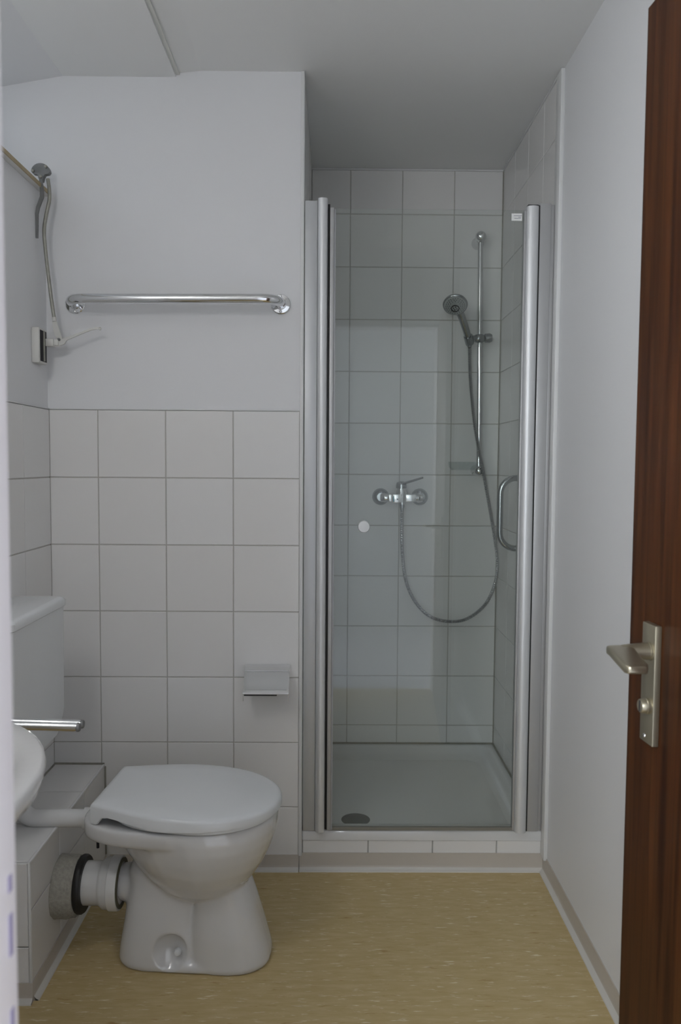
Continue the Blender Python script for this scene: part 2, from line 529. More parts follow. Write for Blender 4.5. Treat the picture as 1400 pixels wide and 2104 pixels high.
# coved vinyl skirting
def skirting(name, p0, p1, n, h=0.05):
    """profile along p0-p1, n points into the room"""
    p0, p1, n = Vector(p0), Vector(p1), Vector(n)
    prof = [(0, h), (0.003, h), (0.0035, 0.018), (0.005, 0.010), (0.009, 0.005), (0.014, 0.0025), (0.0145, 0.0), (0.0, 0.0)]
    g = G(); g.loft([[p + n * a + Vector((0, 0, b)) for a, b in prof] for p in (p0, p1)])
    o = struct(name, g, SKIRT, 35)
    prof2 = [(0.0045, 0.011), (0.0095, 0.0055), (0.0155, 0.003), (0.0165, 0.0), (0.008, 0.0)]
    g = G(); g.loft([[p + n * a + Vector((0, 0, b)) for a, b in prof2] for p in (p0, p1)])
    obj('cove_strip', g, SKIRTW, o)
    return o
skirting('baseboard_right', (XR, YF1, 0), (XR, YB - 0.001, 0), (-1, 0, 0), 0.057)
skirting('baseboard_back', (-0.685, YB - TH, 0), (-0.102, YB - TH, 0), (0, -1, 0), 0.049)
skirting('baseboard_alcove', (-0.1, YB - 0.004, 0), (XR - 0.004, YB - 0.004, 0), (0, -1, 0), 0.055)

# tiled plinth below the shower tray
g = G(); g.box(XN + 0.006, XR - 0.006, YB + 0.002, YB + 0.05, 0.0, 0.0945)
plinth = struct('wall_plinth', g, GROUT)
tile_field(plinth, (0, YB + 0.002, 0), 0, [-0.091, 0.113, 0.313, 0.512, 0.651], [0.0, 0.0955])

# boxed-in pipe duct in the left corner, tiled
BX, BY, BZ = -0.705, 1.815, 0.3265
g = G(); g.box(XL + TH, BX, BY, YB - TH, 0, BZ)
duct = struct('trim_4', g, GROUT)
duct['label'] = 'low tiled pipe box in the left corner behind the toilet'
dys = [BY + 0.0, 2.012, 2.2145, YB - TH - 0.001]
tile_field(duct, (BX, 0, 0), PI / 2, dys, [0.0, 0.0125 + 0.2025 * 0 + 0.012, 0.215, BZ + TH - 0.001])
tile_field(duct, (0, BY, 0), 0, [XL + TH, BX + TH - 0.004], [0.0, 0.13, BZ + TH - 0.001])
tile_field(duct, (0, 0, BZ), 0, [XL + TH, BX + TH - 0.003], [y for y in dys], tilt=Matrix.Rotation(-PI / 2, 4, 'X') @ Matrix.Scale(1, 4))
g = G()
g.box(BX + 0.002, BX + 0.0075, BY - 0.0065, YB - TH - 0.002, BZ + 0.002, BZ + 0.0075, 0.001)
g.box(BX + 0.002, BX + 0.0075, BY - 0.0075, BY - 0.002, 0.04, BZ + 0.007, 0.001)
obj('edge_strip', g, SEAL, duct)
g = G(); g.box(XL + TH, BX + TH, YB - 0.0105, YB - 0.0055, BZ + 0.0055, BZ + 0.011)
g.box(XL + TH - 0.001, XL + TH + 0.004, BY, YB - TH, BZ + 0.0055, BZ + 0.010)
g.box(BX + 0.0055, BX + 0.0105, YB - 0.0105, YB - 0.0055, 0.05, BZ)
obj('corner_joint', g, DARKSEAL, duct, 0)
skirting('baseboard_left', (BX + TH, BY - 0.004, 0), (BX + TH, YB - TH - 0.004, 0), (1, 0, 0), 0.045)
skirting('baseboard_front', (XL + TH, BY - TH, 0), (BX + TH + 0.004, BY - TH, 0), (0, -1, 0), 0.045)

# ------------------------------------------------------------------ brown room door, opened against the right wall
S_ = 0.075
FARX, FARY = 0.4875, 1.30
ang = math.atan(S_)
# door frame of reference: origin at free edge of the visible face, local +y towards the free edge, -x out of the visible face
DM = Matrix.Translation((FARX, FARY, 0)) @ Matrix.Rotation(ang, 4, 'Z')
g = G(); g.box(0, 0.04, -0.745, 0, 0.008, 1.975, 0.0015).xf(DM)
door = struct('door_1', g, WOOD, 35)
door['label'] = 'dark reddish brown wooden room door standing open'
g = G(); g.box(-0.011, 0.0, -0.1095, -0.067, 0.833, 1.0185, 0.0018).xf(DM)
plate = obj('handle_plate', g, CHAMP, door)
g = G()
HZ = 0.977
g.lathe([(0.0145, 0), (0.0145, 0.003), (0.0135, 0.003), (0.0125, 0.012), (0.0115, 0.03), (0.010, 0.043), (0.007, 0.048)], (-0.011, -0.092, HZ), (-1, 0, 0), 24)
# blade: broad flat-topped lever towards the hinge side
rings = []
for t, x0, x1, zt, th in ((0.0, -0.074, -0.036, HZ + .008, .013), (0.04, -0.077, -0.035, HZ + .0085, .014), (0.15, -0.078, -0.038, HZ + .0085, .014), (0.5, -0.082, -0.044, HZ + .005, .014), (0.90, -0.086, -0.050, HZ + .001, .014), (0.97, -0.084, -0.053, HZ + .000, .0125), (1.0, -0.080, -0.057, HZ - .001, .009)):
    y = -0.084 - 0.095 * t
    c, hw, hh = (x0 + x1) / 2, (x1 - x0) / 2, th / 2
    rg = []
    for k in range(20):
        a = 2 * PI * k / 20
        ca, sa = math.cos(a), math.sin(a)
        rg.append((c + hw * math.copysign(abs(ca) ** 0.32, ca), y, zt - hh + hh * math.copysign(abs(sa) ** 0.32, sa)))
    rings.append(rg)
g.loft(rings)
g.xf(DM)
obj('door_handle', g, CHAMP, door, 40)
g = G(); g.lathe([(0.0125, 0), (0.0125, 0.005), (0.0115, 0.006), (0.0105, 0.013), (0.0095, 0.0142)], (-0.011, -0.095, 0.893), (-1, 0, 0), 24).xf(DM)
knob = obj('lock_knob', g, CHAMP, door)
g = G(); g.box(-0.0262, -0.0250, -0.0958, -0.0944, 0.8845, 0.9015).xf(DM)
obj('knob_slot', g, DARK, knob, 0)
g = G(); g.lathe([(0.0035, 0), (0.003, 0.001), (0.0012, 0.0012)], (-0.011, -0.084, 0.843), (-1, 0, 0), 12).xf(DM)
obj('screw', g, CHROME, door)

# ------------------------------------------------------------------ shower tray
TR = 0.128
def rrect(x0, x1, y0, y1, r, z, n=6):
    pts = []
    for cx, cy, a0 in ((x1 - r, y1 - r, 0), (x0 + r, y1 - r, PI / 2), (x0 + r, y0 + r, PI), (x1 - r, y0 + r, 1.5 * PI)):
        for k in range(n + 1):
            a = a0 + PI / 2 * k / n
            pts.append((cx + r * math.cos(a), cy + r * math.sin(a), z))
    return pts
x0, x1, y0, y1 = XN + TH + 0.001, XR - TH - 0.001, YB - 0.008, YA - TH - 0.001
tray = thing('shower_tray', 'white enamelled square shower tray with raised rim behind the glass door', 'shower tray', ((x0 + x1) / 2, 2.8, 0.07))
g = G()
g.loft([rrect(x0, x1, y0, y1, .006, .096), rrect(x0, x1, y0, y1, .006, TR - .006), rrect(x0 + .002, x1 - .002, y0 + .002, y1 - .002, .007, TR - .0015), rrect(x0 + .006, x1 - .006, y0 + .006, y1 - .006, .01, TR),
        rrect(x0 + .022, x1 - .022, y0 + .045, y1 - .022, .04, TR), rrect(x0 + .027, x1 - .027, y0 + .048, y1 - .027, .04, TR - .003), rrect(x0 + .036, x1 - .036, y0 + .053, y1 - .036, .045, TR - .016), rrect(x0 + .05, x1 - .05, y0 + .060, y1 - .06, .05, TR - .026), rrect(x0 + .075, x1 - .10, y0 + .070, y1 - .12, .06, TR - .036), rrect(x0 + .10, x1 - .25, y0 + .078, y1 - .30, .05, TR - .043)])
obj('tray_body', g, CERAMIC, tray, 50)
g = G(); g.lathe([(0.052, 0), (0.058, 0.002), (0.056, 0.006), (0.035, 0.012), (0.0001, 0.014)], (0.078, 2.562, 0.0875), (0, 0, 1), 32)
obj('drain_cover', g, DRAINM, tray)
g = G(); g.box(x0, x1, YA - 0.011, YA - 0.0055, TR - .002, TR + .004)
g.box(x1 - .004, x1 + .001, YB + .05, YA - .006, TR - .002, TR + .004)
obj('silicone_joint', g, DARKSEAL, tray, 0)

# ------------------------------------------------------------------ glass shower door
sd = thing('shower_door', 'framed clear glass shower door with satin aluminium side profiles', 'shower door', (0.28, 2.41, TR))
Z0 = TR + 0.0005
def profile_rect(name, xa, xb, ya, yb, z0, z1, mat, bev=0.002):
    g = G(); g.box(xa, xb, ya, yb, z0, z1, bev)
    return obj(name, g, mat, sd)
def rounded_post(name, xa, xb, yc, dep, z0, z1, mat):
    c, hw = (xa + xb) / 2, (xb - xa) / 2
    base = []
    for k in range(17):
        a = PI * k / 16
        base.append((c - hw * math.cos(a), yc - dep * math.sin(a) ** 0.8))
    base += [(xb, yc + 0.022), (xa, yc + 0.022)]
    g = G(); g.loft([[(x, y, z) for x, y in base] for z in (z0, z1)])
    return obj(name, g, mat, sd, 40)
profile_rect('wall_profile', -0.0895, -0.053, 2.412, 2.446, Z0, 2.030, ALU_W)
rounded_post('door_post', -0.052, -0.0225, 2.412, 0.016, Z0, 2.034, ALU)
profile_rect('hinge_gap_seal', -0.0225, -0.016, 2.412, 2.432, Z0 + .004, 2.02, RUBBER, 0.001)
profile_rect('glass_clamp_rail', -0.016, -0.004, 2.404, 2.43, Z0 + .004, 2.008, ALU_D)
profile_rect('seal_strip', -0.004, 0.001, 2.408, 2.424, Z0 + .004, 2.004, SEALSTRIP, 0.001)
rounded_post('door_post', 0.5625, 0.599, 2.412, 0.016, Z0, 2.017, ALU)
g = G(); g.box(0.5645, 0.597, 2.402, 2.428, 2.0172, 2.0215, 0.002)
obj('post_cap', g, RUBBER, sd)
profile_rect('hinge_gap_seal', 0.599, 0.603, 2.412, 2.438, Z0, 2.022, RUBBER, 0.0)
profile_rect('wall_profile', 0.603, 0.636, 2.410, 2.446, Z0, 2.028, ALU_D)
profile_rect('wall_profile', 0.636, 0.6475, 2.416, 2.446, Z0, 2.026, ALU_D)
profile_rect('glass_clamp_rail', 0.556, 0.5625, 2.408, 2.43, Z0 + .004, 2.006, ALU_D, 0.001)
g = G(); g.box(0.001, 0.556, 2.413, 2.419, Z0 + .010, 2.008)
pane = obj('glass_pane', g, GLASS, sd, 0)
g = G(); g.box(-0.004, 0.5625, 2.411, 2.4215, Z0 + .002, Z0 + .0115)
obj('bottom_seal', g, plain('grey_brown_seal', (0.24, 0.23, 0.20), 0.4), sd, 0)
g = G(); g.lathe([(0.017, 0), (0.0185, 0.004), (0.0185, 0.016), (0.0165, 0.021), (0.0001, 0.0225)], (0.0905, 2.413, 1.0705), (0, -1, 0), 28)
obj('door_knob', g, PLASTIC, sd)
g = G(); g.lathe([(0.017, 0), (0.0185, 0.004), (0.0185, 0.016), (0.0165, 0.021), (0.0001, 0.0225)], (0.0905, 2.419, 1.0705), (0, 1, 0), 28)
obj('door_knob', g, PLASTIC, sd)
g = G(); g.box(0.519, 0.550, 2.4124, 2.4130, 1.977, 1.998)
stick = obj('sticker', g, STICKW, sd, 0)
g = G()
for xa, xb, z in ((0.5255, 0.549, 1.9915), (0.539, 0.5475, 1.9875), (0.527, 0.5465, 1.9843)):
    g.box(xa, xb, 2.4122, 2.4124, z - .0007, z + .0007)
obj('sticker_print', g, STICKG, stick, 0)

# ------------------------------------------------------------------ shower rail, hand shower, hose, mixer
YW = YA - TH
sr = thing('shower_rail', 'tall chrome riser rail on the rear shower wall tiles', 'shower rail', (0.556, YW, 1.2))
g = G(); g.tube([(0.564, 3.13, 1.225), (0.5555, 3.13, 2.125)], 0.0098, 18)
obj('rail', g, CHROME, sr)
g = G()
g.lathe([(0.024, 0), (0.024, 0.006), (0.017, 0.014), (0.015, 0.06)], (0.5552, YW, 2.118), (0, -1, 0), 24)
g.ball((0.5553, 3.122, 2.127), 0.0215)
obj('rail_bracket', g, CHROME, sr, 60)
g = G()
g.lathe([(0.022, 0), (0.022, 0.006), (0.016, 0.014), (0.015, 0.06)], (0.564, YW, 1.236), (0, -1, 0), 24)
g.ball((0.564, 3.125, 1.233), 0.0195)
obj('rail_bracket', g, CHROME, sr, 60)
g = G()
g.lathe([(0.0001, -0.017), (0.012, -0.016), (0.0165, -0.008), (0.0165, 0.014), (0.014, 0.02), (0.013, 0.022), (0.0175, 0.026), (0.0185, 0.044), (0.014, 0.052), (0.0001, 0.054)], (0.553, 3.124, 1.7425), (1, 0, 0.05), 22)
sl = obj('slider_clamp', g, CHROME_D, sr)
g = G()
g.tube([(0.548, 3.118, 1.743), (0.520, 3.098, 1.741)], 0.0095, 14)
ax = Vector((0.052, 0.10, -0.125)).normalized()
g.lathe([(0.0155, -0.012), (0.0175, -0.012), (0.0165, 0.022), (0.0135, 0.024)], Vector((0.509, 3.083, 1.735)), ax, 20)
obj('holder', g, CHROME_D, sr)

hs = thing('hand_shower', 'chrome hand shower with round grey spray face hung on the riser rail', 'hand shower', (0.509, 3.083, 1.735))
hc = Vector((0.4435, 3.0, 1.846))
nf = Vector((-0.10, -0.65, -0.76)).normalized()
g = G()
g.lathe([(0.0001, -0.026), (0.018, -0.025), (0.032, -0.018), (0.043, -0.008), (0.0462, 0.0), (0.0445, 0.004), (0.040, 0.005)], hc, nf, 36)
h0 = hc - nf * 0.012
h1 = Vector((0.505, 3.078, 1.742)); h2 = Vector((0.513, 3.092, 1.722))
mid = h0.lerp(h1, 0.45) + Vector((0.004, 0.004, 0.003))
g.tube(spline([h0, h0.lerp(mid, .5) + Vector((0, .004, 0)), mid, h1, h2], 6), [0.0165 - 0.0048 * k / 24 for k in range(25)], 18)
obj('handle', g, CHROME_D, hs, 60)
g = G(); g.lathe([(0.041, 0.0035), (0.041, 0.0062), (0.036, 0.0072), (0.0001, 0.0078)], hc, nf, 36)
face = obj('spray_face', g, HEADF, hs)
g = G()
u = nf.orthogonal().normalized(); w = nf.cross(u)
for rr, n in ((0.020, 12), (0.027, 18), (0.034, 24)):
    for k in range(n):
        a = 2 * PI * k / n
        p = hc + rr * (math.cos(a) * u + math.sin(a) * w)
        g.lathe([(0.0013, 0.006), (0.0011, 0.0092)], p, nf, 6)
o = obj('nozzles', g, RUBBER, face); o['kind'] = 'stuff'
g = G()
fwd = Vector((0, 0, -1)); dn_ = (fwd - nf * fwd.dot(nf)).normalized()
rp = [(0.0125, 0.0075), (0.0155, 0.0075), (0.0155, 0.0095), (0.0125, 0.0095)]
pc = hc + dn_ * 0.011
g.lathe(rp + [rp[0]], pc, nf, 24, caps=False)
for k in range(4):
    a = PI / 4 + PI / 2 * k
    g.lathe([(0.0022, 0.0075), (0.0018, 0.0098)], pc + 0.0065 * (math.cos(a) * u + math.sin(a) * w), nf, 8)
obj('massage_ring', g, RUBBER, hs)

ctrl = [(0.5145, 3.094, 1.718), (0.5155, 3.097, 1.69), (0.5195, 3.10, 1.60), (0.530, 3.10, 1.49), (0.541, 3.10, 1.405), (0.560, 3.10, 1.304), (0.583, 3.105, 1.201), (0.6115, 3.11, 1.06), (0.630, 3.115, 0.965), (0.6425, 3.12, 0.87), (0.634, 3.125, 0.788), (0.597, 3.13, 0.706), (0.528, 3.13, 0.651), (0.455, 3.13, 0.640), (0.381, 3.13, 0.660), (0.324, 3.13, 0.716), (0.285, 3.128, 0.801), (0.2685, 3.12, 0.925), (0.2655, 3.112, 1.02), (0.265, 3.11, 1.090)]
sp = spline(ctrl, 60)
pts = [sp[0]]; acc = 0.0
for a, b in zip(sp, sp[1:]):
    acc += (b - a).length
    if acc >= 0.0033: pts.append(b); acc = 0.0
rad = [0.0076 if k % 2 else 0.0056 for k in range(len(pts))]
hose = thing('shower_hose', 'ribbed metal hose looping from the mixer up to the hand shower', 'hose', (0.265, 3.11, 1.09))
g = G(); g.tube(pts, rad, 10)
obj('hose', g, plain('ribbed_chrome_hose', (0.55, 0.56, 0.57), 0.22, 1.0), hose, 0)
g = G(); g.lathe([(0.0095, 0), (0.0095, 0.012), (0.0075, 0.022), (0.007, 0.026)], (0.265, 3.11, 1.106), (0, 0, -1), 14)
obj('hose_nut', g, CHROME_D, hose)
g = G(); g.lathe([(0.0088, 0), (0.0088, 0.016), (0.007, 0.02)], (0.5135, 3.0925, 1.7235), (0.03, .05, -1), 14)
obj('hose_nut', g, CHROME_D, hose)

mx = thing('shower_mixer', 'chrome single lever shower mixer with two round rosettes on the tiles', 'mixer tap', (0.262, YW, 1.128))
for x in (0.186, 0.341):
    g = G(); g.lathe([(0.0335, 0), (0.0335, 0.003), (0.029, 0.012), (0.021, 0.022), (0.0165, 0.024), (0.0165, 0.045), (0.0001, 0.046)], (x, YW, 1.128), (0, -1, 0), 32)
    obj('rosette', g, CHROME_D, mx)
g = G()
g.tube([(0.186, 3.125, 1.1265), (0.200, 3.12, 1.1265), (0.21, 3.12, 1.1265), (0.318, 3.12, 1.1265), (0.328, 3.12, 1.1265), (0.341, 3.125, 1.1265)], [0.0165, 0.0175, 0.0155, 0.0155, 0.0175, 0.0165], 20)
g.lathe([(0.021, -0.018), (0.0215, 0.0), (0.021, 0.022), (0.019, 0.034)], (0.264, 3.118, 1.128), (0, 0, 1), 24)
g.lathe([(0.0125, 0), (0.0125, 0.012)], (0.265, 3.112, 1.114), (0, 0, -1), 16)
obj('mixer_body', g, CHROME, mx, 40)
g = G()
g.lathe([(0.0205, 0.0), (0.021, 0.012), (0.018, 0.022), (0.010, 0.026), (0.0001, 0.027)], (0.262, 3.118, 1.164), (0, 0, 1), 24)
rings = []
for t in (0, .2, .5, .8, 1):
    c = Vector((0.262, 3.112, 1.180)).lerp(Vector((0.334, 3.045, 1.206)), t)
    w_ = 0.012 - 0.004 * t; h_ = 0.006 - 0.0025 * t
    side = Vector((0.68, 0.73, 0)); up = Vector((0, 0, 1))
    rings.append([c + w_ * math.cos(a) * side + h_ * math.sin(a) * up for a in [2 * PI * k / 12 for k in range(12)]])
g.loft(rings)
obj('lever', g, CHROME_D, mx, 40)
FILM = plain('glossy_white_film', (0.86, 0.87, 0.88), 0.22, 0.75)
def plate_label(name, xa, xb, z0, z1, y, mat, parent):
    g = G(); g.box(xa, xb, y - 0.0012, y, z0, z1, 0.0004)
    return obj(name, g, mat, parent, 35)
plate_label('sticker', 0.2125, 0.2285, 1.1135, 1.1395, 3.1045, FILM, mx)
lab = plate_label('sticker', 0.2285, 0.2635, 1.1095, 1.1405, 3.0965, FILM, mx)
plate_label('sticker', 0.2565, 0.2635, 1.1400, 1.1650, 3.0965, FILM, mx)
plate_label('sticker', 0.2790, 0.3200, 1.1135, 1.1395, 3.1045, FILM, mx)
plate_label('blue_print', 0.2295, 0.2335, 1.1120, 1.1340, 3.0953, STICKB, lab)
g = G(); g.lathe([(0.003, 0), (0.0028, 0.0005)], (0.2455, 3.0953, 1.122), (0, -1, 0), 12)
obj('dark_print', g, STICKG, lab)

soap = thing('soap_dish', 'small clear plastic soap dish clipped to the foot of the riser rail', 'soap dish', (0.50, 3.12, 1.25))
g = G()
sx0, sx1, sy0, sy1 = 0.440, 0.552, 3.060, 3.119
g.loft([rrect(sx0 + .012, sx1 - .012, sy0 + .012, sy1 - .012, .02, 1.236), rrect(sx0 + .003, sx1 - .003, sy0 + .003, sy1 - .003, .02, 1.246), rrect(sx0, sx1, sy0, sy1, .02, 1.268),
        rrect(sx0 + .002, sx1 - .002, sy0 + .002, sy1 - .002, .019, 1.268), rrect(sx0 + .005, sx1 - .005, sy0 + .005, sy1 - .005, .019, 1.248), rrect(sx0 + .014, sx1 - .014, sy0 + .014, sy1 - .014, .019, 1.239)])
obj('tray', g, SOAPP, soap, 40)

# ------------------------------------------------------------------ grab bars
gb = thing('grab_bar', 'long horizontal chrome grab bar on the white back wall', 'grab bar', (-0.467, YB, 1.73), 'chrome grab bars')
YG, RB = 2.345, 0.0148
xa, xb, zg = -0.772, -0.1615, 1.7265
zr = 0.004
pts = [(xa, YB - .003, zg), (xa, YG + .055, zg)] + arc((xa + .05, YG + .05, zg), 0.05, PI, 1.5 * PI, (1, 0, 0), (0, 1, 0), 8)[1:]
pts += [p for p in arc((xb - .05, YG + .05, zg + zr), 0.05, 1.5 * PI, 2 * PI, (1, 0, 0), (0, 1, 0), 8)] + [(xb, YB - .003, zg + zr)]
g = G(); g.tube(pts, RB, 20)
obj('bar', g, CHROME, gb, 50)
for x, z in ((xa, zg), (xb, zg + zr)):
    g = G(); g.lathe([(0.0295, 0), (0.0295, 0.0035), (0.027, 0.006), (0.017, 0.007), (0.0155, 0.01)], (x, YB, z), (0, -1, 0), 32)
    fl = obj('flange', g, CHROME, gb)
    for dz in (-.0225, .0225):
        g = G(); g.ball((x, YB - .007, z + dz), 0.0042, 12, (1, .6, 1))
        obj('screw', g, CHROME, fl)

g2 = thing('grab_bar', 'short curved vertical grab handle on the right hand shower wall', 'grab bar', (XR - TH, 2.80, 1.09), 'chrome grab bars')
wx = XR - TH; gx = 0.582; ya = 2.80; r = 0.0105; z0, z1 = 0.965, 1.212
pts = [(wx, ya, z1), (gx + .056, ya, z1)] + arc((gx + .055, ya, z1 - .055), .055, PI / 2, PI, (1, 0, 0), (0, 0, 1), 8)[1:]
pts += arc((gx + .055, ya, z0 + .055), .055, PI, 1.5 * PI, (1, 0, 0), (0, 0, 1), 8) + [(wx, ya, z0)]
g = G(); g.tube(pts, r, 18)
obj('bar', g, CHROME_D, g2, 50)
for z in (z0, z1):
    g = G(); g.lathe([(0.029, 0), (0.029, 0.003), (0.024, 0.008), (0.014, 0.011)], (wx, ya, z), (-1, 0, 0), 28)
    obj('flange', g, CHROME_D, g2)

# ------------------------------------------------------------------ toilet roll holder
th = thing('toilet_roll_holder', 'empty chrome toilet roll holder with tilted cover on the tiled wall', 'paper holder', (-0.197, YB - TH, 0.60))
xa, xb = -0.2655, -0.130
prof = [(2.4185, 0.646), (2.412, 0.648), (2.402, 0.6445), (2.380, 0.6260), (2.358, 0.6055), (2.342, 0.5900), (2.3345, 0.5825), (2.333, 0.578)]
g = G()
g.loft([[(x, y, z) for y, z in prof] + [(x, y + .0016, z - .0016) for y, z in prof[::-1]] for x in (xa, xa + .003, xb - .003, xb)])
cov = obj('cover', g, CHROME, th, 25)
g = G()
g.loft([[(x, y - .0006, z + .0008) for y, z in prof[1:6] + [(2.3400, 0.5885)]] + [(x, y + .001, z - .001) for y, z in (prof[1:6] + [(2.3400, 0.5885)])[::-1]] for x in (xa + .006, xa + .008, xb - .008, xb - .006)])
obj('cover_relief', g, CHROME, cov, 25)
for x in (xa + .0005, xb - .002):
    g = G(); g.prism([(x, 2.4185, 0.643), (x, 2.380, 0.627), (x, 2.358, 0.607), (x, 2.335, 0.580), (x, 2.334, 0.5565), (x, 2.3365, 0.5555), (x, 2.352, 0.572), (x, 2.4185, 0.590)], (0.0015, 0, 0))
    obj('side_flange', g, CHROME, th, 0)
g = G(); g.box(xa + .003, -0.165, 2.337, 2.346, 0.5715, 0.5785, 0.001)
obj('spindle', g, RUBBER, th)
g = G(); g.box(xa + .006, xb - .006, 2.4155, 2.419, 0.592, 0.642)
obj('back_plate', g, CHROME_D, th, 0)

# ------------------------------------------------------------------ toilet
YT = 2.000
toilet = thing('toilet', 'white floor standing ceramic toilet with closed lid', 'toilet', (-0.345, YT, 0))
toilet.rotation_euler.z = math.radians(-3.5)
YP = YT + 0.006                 # axis of the pipes behind it
def egg(xb_, xf, hw, z, back=0.72, n=48, pw=2.15, xm=None, roundb=0.03):
    """plan outline: flat-ish back at xb_, widest at xm, rounded front at xf"""
    xm = xm if xm is not None else xb_ + (xf - xb_) * 0.52
    pts = []
    for k in range(n):
        a = 2 * PI * k / n
        c, s = math.cos(a), math.sin(a)
        if c >= 0:
            x = xm + (xf - xm) * abs(c) ** (2 / pw)
            y = hw * math.copysign(abs(s) ** (2 / pw), s)
        else:
            t = abs(c) ** (2 / 5.0)
            x = xm + (xb_ - xm) * t
            y = math.copysign(abs(s) ** (2 / 5.0), s) * hw
            f = (xm - x) / (xm - xb_)
            y *= 1 - (1 - back) * f ** 1.8
        pts.append((x, YT + y, z))
    return pts
def remeshed(g, vox, smooth_iter):
    me = bpy.data.meshes.new('tmp')
    bmesh.ops.recalc_face_normals(g.bm, faces=g.bm.faces)
    g.bm.to_mesh(me); g.bm.free()
    o = bpy.data.objects.new('tmp', me); COL.objects.link(o)
    m = o.modifiers.new('r', 'REMESH'); m.mode = 'VOXEL'; m.voxel_size = vox
    s = o.modifiers.new('s', 'SMOOTH'); s.factor = 0.5; s.iterations = smooth_iter
    dg = bpy.context.evaluated_depsgraph_get()
    m2 = bpy.data.meshes.new_from_object(o.evaluated_get(dg))
    bpy.data.objects.remove(o)
    out = G(); out.bm.from_mesh(m2)
    return out
g = G()
# bowl from rim downwards
g.loft([egg(-0.575, -0.140, 0.164, 0.392), egg(-0.578, -0.136, 0.168, 0.384), egg(-0.545, -0.137, 0.169, 0.362, back=.62), egg(-0.525, -0.142, 0.166, 0.335, back=.60), egg(-0.512, -0.152, 0.158, 0.305, back=.6),
        egg(-0.490, -0.168, 0.145, 0.270, back=.6), egg(-0.464, -0.190, 0.126, 0.235, back=.62), egg(-0.434, -0.219, 0.100, 0.200, back=.65), egg(-0.400, -0.258, 0.065, 0.168, back=.7), egg(-0.375, -0.300, 0.03, 0.150, back=.7)])
# rear platform carrying the hinges
g.loft([egg(-0.612, -0.23, hw, z, back=.74, xm=-0.38) for hw, z in ((0.158, 0.346), (0.166, 0.356), (0.169, 0.374), (0.169, 0.386), (0.165, 0.392))])
# front foot
def foot(xb_, xf, hw, z, n=40, pw=2.6):
    xm = (xb_ + xf) / 2; a_ = (xf - xb_) / 2
    return [(xm + a_ * math.copysign(abs(math.cos(t)) ** (2 / pw), math.cos(t)), YT + hw * math.copysign(abs(math.sin(t)) ** (2 / pw), math.sin(t)), z) for t in [2 * PI * k / n for k in range(n)]]
g.loft([foot(-0.372, -0.158, 0.094, 0.0), foot(-0.372, -0.152, 0.098, 0.012), foot(-0.370, -0.155, 0.097, 0.03), foot(-0.362, -0.172, 0.096, 0.09), foot(-0.352, -0.190, 0.090, 0.15), foot(-0.345, -0.214, 0.086, 0.215), foot(-0.34, -0.222, 0.08, 0.25)])
# trap half
g.loft([foot(-0.535, -0.30, 0.091, 0.0, pw=3), foot(-0.540, -0.30, 0.095, 0.012, pw=3), foot(-0.536, -0.31, 0.092, 0.045, pw=3), foot(-0.526, -0.32, 0.086, 0.11), foot(-0.520, -0.32, 0.078, 0.17), foot(-0.515, -0.32, 0.072, 0.23), foot(-0.50, -0.33, 0.06, 0.27)])
# foot flange under both halves
g.loft([foot(-0.537, -0.155, 0.092, 0.0, pw=3.2), foot(-0.541, -0.151, 0.096, 0.010, pw=3.2), foot(-0.537, -0.156, 0.092, 0.022, pw=3.2)])
# outlet horn
g.tube([(-0.40, YT, 0.196), (-0.49, YT, 0.186), (-0.5395, YT, 0.183)], [0.046, 0.047, 0.047], 28)
g2_ = remeshed(g, 0.0042, 9)
for v in g2_.bm.verts: v.co.z *= 0.985
# scoop for the fixing screw
for v in g2_.bm.verts:
    if v.co.y < YT - 0.05 and v.co.z < 0.11:
        d = ((v.co.x + 0.392) / 0.042) ** 2 + ((v.co.z - 0.052) / 0.046) ** 2
        if d < 1: v.co.y += 0.030 * (1 - d) ** 0.9
bowl = obj('bowl', g2_, CERAMIC, toilet, 180)
g = G(); g.lathe([(0.0095, 0), (0.0095, 0.006), (0.007, 0.011), (0.0001, 0.0125)], (-0.376, YT - 0.073, 0.046), (0, -1, 0.2), 18)
obj('screw_cap', g, PLASTIC, toilet)
# seat ring under the lid
g = G()
n = 48
def eg2(off, z, inner=False):
    if inner: return [(-0.34 + (x + 0.34) * 0.66, YT + (y - YT) * 0.62, z) for x, y, _ in egg(-0.52, -0.137, 0.170, z, back=.78)]
    return egg(-0.53 + off, -0.135 - off, 0.170 - off, z, back=.74)
g.loft([eg2(0.004, 0.3875), eg2(0, 0.390), eg2(0, 0.396), eg2(0.004, 0.399), eg2(0, 0.399, True), eg2(0, 0.3875, True), eg2(0.004, 0.3875)], False, False)
obj('seat', g, PLASTIC, toilet, 40)
# lid: shallow dome over a skirt that is cut away near the hinge
HW = [(-0.576, .121), (-0.53, .137), (-0.47, .156), (-0.42, .169), (-0.37, .1755), (-0.31, .1745), (-0.26, .164), (-0.22, .148), (-0.185, .124), (-0.16, .097), (-0.142, .067), (-0.131, .035), (-0.1265, 0.0)]
def lid_out(off, z):
    """straight hinge edge with crisp corners, widest in the middle, rounded front"""
    half = spline([(x, w, 0) for x, w in HW], 3)
    cx = -0.345
    pts = [(x, w) for x, w, _ in half]
    bk = [(pts[0][0], pts[0][1] * k / 6) for k in range(-5, 6)]
    loop = [(x, -w) for x, w in pts][::-1][1:]            # front centre -> near back corner
    loop = [(x, -w) for x, w in pts[:-1]][::-1] + bk + pts  # near side, hinge edge, far side
    sx = 1 - off / 0.225; sy = 1 - off / 0.1755
    return [(cx + (x - cx) * sx, YT + w * sy, z) for x, w in loop]
base = lid_out(0, 0)
skirt = []
